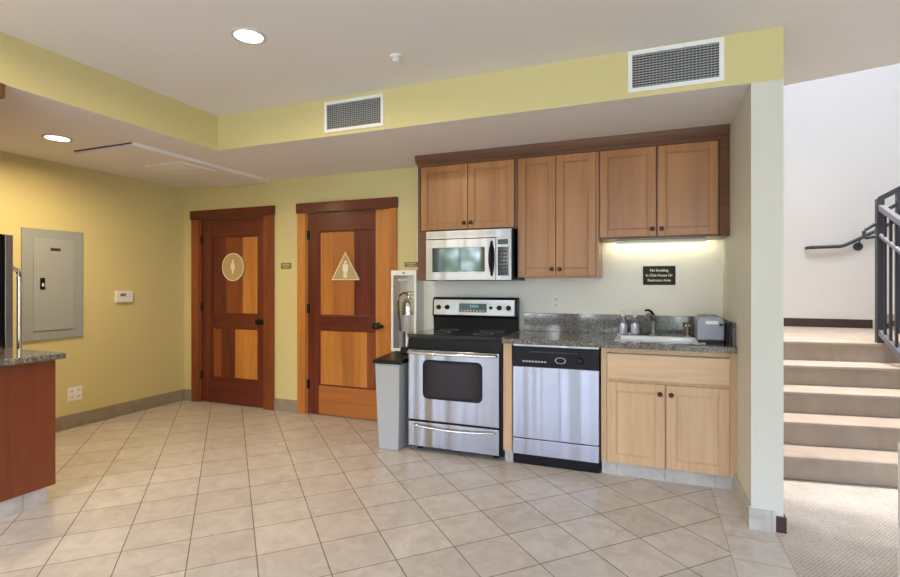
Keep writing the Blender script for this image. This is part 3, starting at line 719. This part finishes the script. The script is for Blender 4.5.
# faucet
t = thing('faucet', (.03, 4.10, .915), 'dark metal faucet at the back of the sink', 'faucet')
obj('faucet_body', lambda bm: lathe(bm, [(.030, .9155), (.030, .925), (.020, .935), (.018, 1.04), (.022, 1.055), (.018, 1.075)], (.03, 4.10, 0)), 'raill', t, smooth=True)
obj('spout', lambda bm: tube(bm, [(.03, 4.10, 1.03), (.01, 4.06, 1.07), (-.005, 4.01, 1.083), (-.015, 3.97, 1.075), (-.02, 3.95, 1.05)], [.015, .014, .013, .013, .012]), 'raill', t, smooth=True)
obj('lever', lambda bm: tube(bm, [(.03, 4.10, 1.07), (.015, 4.09, 1.100), (-.005, 4.08, 1.112), (-.03, 4.07, 1.108)], [.012, .010, .009, .007]), 'black', t, smooth=True, label='dark lever')
t = thing('side_sprayer', (.262, 4.075, .92), 'small chrome sprayer right of the faucet', 'sprayer')
obj('sprayer_base', lambda bm: lathe(bm, [(.022, .9205), (.022, .928), (.014, .934)], (.262, 4.075, 0)), 'chrome', t, smooth=True)
obj('sprayer_head', lambda bm: lathe(bm, [(.012, .934), (.013, .965), (.021, .985), (.022, 1.0), (.012, 1.012)], (.262, 4.075, 0)), 'chrome', t, smooth=True)

# soap bottles with pumps on a tray
t = obj('soap_tray', lambda bm: (box(bm, -.240, -.060, 4.085, 4.185, .9155, .922), box(bm, -.240, -.234, 4.085, 4.185, .922, .932), box(bm, -.066, -.060, 4.085, 4.185, .922, .932), box(bm, -.234, -.066, 4.085, 4.09, .922, .932), box(bm, -.234, -.066, 4.18, 4.185, .922, .932)), 'bottle', bevel=.001, label='small clear tray under the soap bottles by the sink', cat='tray')
for x, lab in ((-.188, 'left clear lavender pump bottle on the tray by the sink'), (-.100, 'right clear lavender pump bottle on the tray next to the faucet')):
    t = thing('soap_bottle', (x, 4.135, .9225), lab, 'soap bottle', 'soap bottles by the sink')
    obj('bottle', lambda bm: lathe(bm, [(.036, .9225), (.038, .93), (.038, 1.01), (.034, 1.03), (.016, 1.045), (.015, 1.055)], (x, 4.135, 0)), 'bottle', t, smooth=True)
    obj('soap_fill', lambda bm: lathe(bm, [(.033, .926), (.034, .93), (.034, 1.0)], (x, 4.135, 0)), 'soap', t, smooth=True, label='lavender liquid')
    obj('pump', lambda bm: (lathe(bm, [(.015, 1.055), (.015, 1.068), (.005, 1.07), (.005, 1.09), (.011, 1.092), (.011, 1.10), (.004, 1.104)], (x, 4.135, 0)), tube(bm, [(x, 4.135, 1.096), (x, 4.105, 1.096), (x, 4.098, 1.088)], .004)), 'whitep', t, smooth=True)
# toaster
t = thing('toaster', (.385, 3.86, .9155), 'grey metal toaster in the right corner of the worktop', 'toaster')
obj('shell', lambda bm: prism(bm, [(.300, .932), (.462, .932), (.464, 1.06), (.452, 1.085), (.432, 1.094), (.328, 1.094), (.306, 1.085), (.298, 1.06)], 3.765, 3.99, 'Y'), 'gasket', t, bevel=.008)
obj('toaster_base', B(.306, .458, 3.77, 3.985, .916, .934), 'black', t, bevel=.003)
obj('bread_slot', BB([(.335, .365, 3.79, 3.965, 1.0935, 1.0955), (.395, .425, 3.79, 3.965, 1.0935, 1.0955)]), 'black', t)
obj('plate_or_highlight', B(.350, .425, 3.7625, 3.766, 1.040, 1.062), 'white', t, bevel=.001, label='pale strip painted as a highlight')  # white strip drawn as a highlight on the toaster shell
obj('lever', B(.432, .452, 3.750, 3.766, 1.03, 1.045), 'black', t, bevel=.002)
t = obj('charger_block', B(.474, .487, 3.80, 3.90, .9155, 1.03) if False else B(.472, .486, 3.79, 3.96, .9155, 1.05), 'black', bevel=.002, label='narrow black board standing against the side splash by the toaster', cat='board')

# no smoking sign
t = thing('no_smoking_sign', (.071, W, 1.30), 'small black no smoking sign on the wall below the right cabinet', 'sign')
obj('sign_plate', B(-.045, .187, W-.008, W, 1.300, 1.446), 'signbl', t, bevel=.004)
text_mesh('lettering', [('No Smoking', 0, 1.412), ('In Club House Or', 0, 1.374), ('Restroom Area', 0, 1.336)], .0275, (.071, W-.009, 0), 'signtx', t, space=.95)

# ---------------- waste bin
t = thing('waste_bin', (-1.92, 3.7, 0), 'slim grey waste bin with black lid left of the range', 'waste bin')
obj('bin_body', lambda bm: hexa(bm, [(-2.000, 3.535, .0), (-1.826, 3.535, .0), (-1.826, 3.82, .0), (-2.000, 3.82, .0)], [(-2.020, 3.505, .69), (-1.800, 3.505, .69), (-1.800, 3.86, .69), (-2.020, 3.86, .69)]), 'grey', t, bevel=.008)
def lid(bm):
    hexa(bm, [(-2.035, 3.490, .682), (-1.786, 3.490, .682), (-1.786, 3.875, .682), (-2.035, 3.875, .682)], [(-2.030, 3.495, .712), (-1.790, 3.495, .712), (-1.790, 3.870, .735), (-2.030, 3.870, .735)])
ld = obj('lid', lid, 'black', t, bevel=.006)
obj('lid_handle', lambda bm: hexa(bm, [(-1.95, 3.80, .728), (-1.86, 3.80, .728), (-1.86, 3.85, .731), (-1.95, 3.85, .731)], [(-1.945, 3.81, .775), (-1.865, 3.81, .775), (-1.865, 3.84, .778), (-1.945, 3.84, .778)]), 'black', ld, bevel=.004)

# ---------------- fire extinguisher cabinet and extinguisher
t = thing('extinguisher_cabinet', (-2.05, W, .68), 'white glass-fronted extinguisher cabinet beside the right wooden door', 'cabinet')
cx0, cx1, cz0, cz1, cy = -2.170, -1.918, .70, 1.430, 4.06
obj('cabinet_box', BB([(cx0, cx0+.006, cy+.012, W, cz0, cz1), (cx1-.006, cx1, cy+.012, W, cz0, cz1), (cx0+.006, cx1-.006, cy+.012, W, cz0, cz0+.006), (cx0+.006, cx1-.006, cy+.012, W, cz1-.006, cz1), (cx0+.006, cx1-.006, W-.006, W, cz0+.006, cz1-.006)]), 'white', t)
dd = obj('door_frame', frame(cx0, cx1, cz0, cz1, cx0+.022, cx1-.022, cz0+.03, cz1-.045, cy, cy+.012), 'white', t, bevel=.002)
obj('glass_pane', B(cx0+.022, cx1-.022, cy+.004, cy+.008, cz0+.03, cz1-.045), 'glass', dd)
obj('blue_mark', B(-2.055, -2.030, cy-.001, cy, cz1-.030, cz1-.017), 'blue', dd)
obj('pane_label', B(-2.10, -1.98, cy+.002, cy+.0035, 1.335, 1.350), 'smear', dd, label='faint grey label strip')
t = thing('fire_extinguisher', (-2.04, 4.14, .72), 'silver fire extinguisher inside the white glass-fronted cabinet', 'fire extinguisher')
obj('cylinder', lambda bm: lathe(bm, [(.055, .707), (.062, .715), (.064, .74), (.064, 1.10), (.058, 1.14), (.035, 1.175), (.018, 1.185), (.018, 1.20)], (-2.03, 4.14, 0)), 'chrome', t, smooth=True)
obj('valve', lambda bm: (lathe(bm, [(.022, 1.20), (.024, 1.215), (.020, 1.235)], (-2.03, 4.14, 0)), box(bm, -2.035, -1.955, 4.128, 4.152, 1.232, 1.240), box(bm, -2.035, -1.965, 4.130, 4.150, 1.205, 1.212)), 'rail', t, bevel=.002)
obj('hose', lambda bm: tube(bm, [(-2.04, 4.12, 1.225), (-2.075, 4.105, 1.225), (-2.105, 4.10, 1.20), (-2.118, 4.10, 1.14), (-2.112, 4.10, 1.05), (-2.10, 4.10, .95), (-2.095, 4.10, .88)], .010), 'black', t, smooth=True)
obj('gauge', lambda bm: lathe(bm, [(.014, 4.118), (.014, 4.106), (.010, 4.104)], (-2.01, 0, 1.218), 'Y', 16), 'white', t, smooth=True)
obj('label_band', lambda bm: lathe(bm, [(.0648, .88), (.0648, 1.03)], (-2.03, 4.14, 0)), 'whitep', t, smooth=True)

# ---------------- left peninsula cabinet, fridge, cabinet over it
t = thing('base_cabinet', (-3.7, 1.6, 0), 'red-brown wooden base cabinet at the left edge', 'cabinet')
obj('cabinet_body', B(-4.02, -3.322, NW+.01, 1.965, .105, .855), 'island', t, bevel=.002)
obj('cabinet_toe_kick', B(-3.99, -3.345, NW+.01, 1.93, 0, .105), 'border', t)
shaker(t, -4.01, -3.675, 1.966, .12, .84, 'island', 'island', .06) if False else None
obj('counter_slab', B(-4.03, -3.275, NW+.005, 2.00, .856, .895), 'granite2', bevel=.012, seg=4, label='dark speckled stone worktop on the left base cabinet', cat='countertop')
t = thing('refrigerator', (-4.45, 1.7, 0), 'black and stainless refrigerator at the left edge', 'refrigerator')
obj('fridge_body', B(-4.86, -4.052, NW+.01, 2.075, .02, 1.645), 'black', t, bevel=.004)
for (xa, xb) in ((-4.86, -4.50), (-4.49, -4.052)):
    dd = obj('fridge_door', B(xa, xb, 2.082, 2.132, .05, 1.645), 'steel', t, bevel=.006)
    hx = xb-.05 if xb < -4.2 else xb-.018
    obj('handle', T([(hx, 2.132, 1.42), (hx, 2.165, 1.40), (hx, 2.176, 1.36), (hx, 2.176, .60), (hx, 2.165, .56), (hx, 2.132, .54)], .016), 'chrome', dd, smooth=True)
t = thing('kitchen_wall_cabinet', (-3.9, 1.45, 1.72), 'dark red wall cabinet whose crown corner shows at the left edge', 'cabinet')
obj('cabinet_body', B(-4.86, -3.27, NW+.005, 1.60, 1.72, 2.30), 'island', t)
obj('crown', B(-4.86, -3.215, NW+.005, 1.655, 2.302, LC-.001), 'cherry', t, bevel=.006)

# ---------------- stairs
dY = Vector((-.139, .990, 0)); eX = Vector((.990, .139, 0))
Pk = [Vector((.853, 3.978, 0)), Vector((.915, 4.262, 0)), Vector((.976, 4.550, 0)), Vector((1.039, 4.843, 0)), Vector((1.105, 5.140, 0))]
R_ = .163
def on_line(P, x): return P + eX*((x-P.x)/eX.x)
t = thing('staircase', (1.3, 4.6, 0), 'carpeted stairs rising to a landing on the right', 'stairs', kind='structure')
XS = 2.02
xl = RO+.001
for k in range(4):
    a, b = Pk[k], Pk[k+1]
    z1 = R_*(k+1)
    def st(bm, a=a, b=b, z1=z1):
        q = [on_line(a, xl), on_line(a, XS), on_line(b, XS), on_line(b, xl)]
        prism(bm, [(p.x, p.y) for p in q], .0045, z1, 'Z')
        n0 = [p - dY*.020 for p in q[:2]]
        q2 = [Vector((xl, n0[0].y, 0)), n0[1], q[1], q[0]]
        prism(bm, [(p.x, p.y) for p in q2], z1-.028, z1, 'Z')
    obj('step', st, 'stair', t, bevel=.006)
def landing(bm):
    a = on_line(Pk[4], xl); b = on_line(Pk[4], 1.83)
    prism(bm, [(a.x, a.y), (b.x, b.y), (1.83, 5.40), (2.419, 5.45), (2.419, SW-.001), (xl, SW-.001)], .0045, .815)
    n0, n1 = a-dY*.02, b-dY*.02
    prism(bm, [(xl, n0.y), (n1.x, n1.y), (b.x, b.y), (a.x, a.y)], .787, .815)
obj('landing', landing, 'stair', t, bevel=.006)
for k in range(4):
    obj('step', B(2.42+.285*k, 2.42+.285*(k+1) if k < 3 else XR-.01, 5.50, SW-.001, .0045, .815+R_*(k+1)), 'stair', t, bevel=.006)
obj('stringer', lambda bm: prism(bm, [(2.02, .30), (2.02, .80), (2.42, .98), (3.50, 1.63), (3.50, .30)], 5.455, 5.495, 'Y'), 'rail', t)

# guard railing: follows the lower flight down towards the viewer and the upper flight to the right
g = thing('stair_railing', (1.80, 5.28, .815), 'dark grey metal stair guard rail with upright bars at the right edge', 'railing')
A = Vector((1.797, 5.262, 0)); sl = -R_/.285
def rp(s, z): p = A - dY*s; return (p.x, p.y, z + sl*s)
def up(s, z): return (A.x+s, A.y+.0, z - sl*s)
obj('newel_post', T([(A.x, A.y, .80), (A.x, A.y, 2.02)], .025, square=True), 'rail', g)
obj('top_rail', T([rp(0, 1.955), rp(1.2, 1.955)], .021, square=True), 'raill', g)
obj('handrail', T([rp(-.05, 1.735), rp(.02, 1.720), rp(1.2, 1.720)], .019), 'raill', g, smooth=True)
obj('bottom_rail', T([rp(0, .915), rp(1.2, .915)], .020, square=True), 'raill', g)
obj('handrail_loop', T([(1.80, 5.262, 1.835), (1.70, 5.268, 1.765), (1.692, 5.268, 1.755), (1.692, 5.268, 1.705), (1.705, 5.268, 1.697), (1.80, 5.262, 1.712)], .014), 'rail', g, smooth=True)
obj('top_rail', T([up(0, 2.02), up(1.5, 2.02)], .020, square=True), 'rail', g)
obj('middle_rail', T([up(0, 1.90), up(1.5, 1.90)], .014, square=True), 'rail', g)
obj('bottom_rail', T([up(0, .93), up(1.5, .93)], .018, square=True), 'rail', g)
obj('newel_post', T([up(.135, .82), up(.135, 2.02)], .024, square=True), 'rail', g)
for k in range(1, 15):
    s = .075*k
    obj('baluster', T([rp(s, .915), rp(s, 1.955)], .009, square=True), 'rail', g)
for k in range(1, 11):
    if k == 1: continue
    s = .03+.11*k
    obj('baluster', T([up(s, .93), up(s, 1.90)], .009, square=True), 'rail', g)
obj('newel_post', T([rp(1.2, .70), rp(1.2, 2.0)], .020, square=True), 'rail', g)

h = thing('wall_handrail', (1.95, SW, 1.70), 'black wall-mounted handrail starting level then rising on the cream stair wall', 'handrail')
obj('rail_bar', T([(1.70, 6.88, 1.722), (1.73, 6.88, 1.724), (1.99, 6.88, 1.728), (2.03, 6.88, 1.738), (2.20, 6.88, 1.826), (2.80, 6.88, 2.17), (3.4, 6.88, 2.51)], .019), 'rail', h, smooth=True)
obj('return_loop', T([(1.70, 6.88, 1.722), (1.685, 6.90, 1.722), (1.682, SW, 1.722)], .016), 'rail', h, smooth=True)
for x, z in ((2.17, 1.810), (3.0, 2.285)):
    obj('bracket', lambda bm, x=x, z=z: (lathe(bm, [(.046, SW), (.046, SW-.006), (.020, SW-.012)], (x, 0, z-.085), 'Y', 20), tube(bm, [(x, SW-.01, z-.095), (x, 6.885, z-.085), (x, 6.88, z-.01)], .008)), 'rail', h, smooth=True)

# ------------------------------------------------------------------ world and daylight
w = bpy.data.worlds.new('world'); S.world = w; w.use_nodes = True
N, L = w.node_tree.nodes, w.node_tree.links
bgN = N['Background']
tc = N.new('ShaderNodeTexCoord'); sep = N.new('ShaderNodeSeparateXYZ'); L.new(tc.outputs['Generated'], sep.inputs[0])
nz = N.new('ShaderNodeTexNoise'); nz.inputs['Scale'].default_value = 14; nz.inputs['Detail'].default_value = 6; nz.inputs['Roughness'].default_value = .7
L.new(tc.outputs['Generated'], nz.inputs['Vector'])
gr = ramp(N, [(.38, (.025, .035, .028)), (.52, (.12, .15, .12)), (.62, (.8, .84, .95))]); L.new(nz.outputs['Fac'], gr.inputs['Fac'])
ad = N.new('ShaderNodeMath'); ad.operation = 'MULTIPLY_ADD'; ad.inputs[1].default_value = .5
L.new(nz.outputs['Fac'], ad.inputs[0]); L.new(sep.outputs['Z'], ad.inputs[2])
mr = N.new('ShaderNodeMapRange'); mr.inputs['From Min'].default_value = .42; mr.inputs['From Max'].default_value = .50
L.new(ad.outputs[0], mr.inputs['Value'])
mx_ = N.new('ShaderNodeMix'); mx_.data_type = 'RGBA'; L.new(mr.outputs[0], mx_.inputs['Factor'])
L.new(gr.outputs[0], mx_.inputs['A']); mx_.inputs['B'].default_value = (.62, .76, 1.10, 1)
L.new(mx_.outputs['Result'], bgN.inputs['Color']); bgN.inputs['Strength'].default_value = 18.5

def portal(x, y, z, sx, sy, rot):
    l = bpy.data.lights.new('daylight_portal', 'AREA'); l.shape = 'RECTANGLE'; l.size = sx; l.size_y = sy; l.cycles.is_portal = True
    o = bpy.data.objects.new('daylight_portal', l); COL.objects.link(o); o.location = (x, y, z); o.rotation_euler = rot
for a, b, z0, z1 in WIN:
    portal((a+b)/2, YR-.10, (z0+z1)/2, b-a, z1-z0, (PI/2, 0, 0))
portal(1.9, 4.8, 5.62, 1.4, 1.2, (0, 0, 0))

# ------------------------------------------------------------------ camera
cd = bpy.data.cameras.new('camera'); cam = bpy.data.objects.new('camera', cd); COL.objects.link(cam)
cam.location = (0, 0, 1.308); cam.rotation_euler = (PI/2, 0, math.radians(21.475))
cd.sensor_width = 36; cd.lens = 506.167/900*36; cd.shift_y = -4.57/900; cd.clip_start = .05
S.camera = cam
S.view_settings.view_transform = 'Standard'; S.view_settings.look = 'None'; S.view_settings.gamma = 1
S.view_settings.exposure = 0.0
S.cycles.max_bounces = 10; S.cycles.diffuse_bounces = 6; S.cycles.glossy_bounces = 5
S.cycles.sample_clamp_indirect = 6
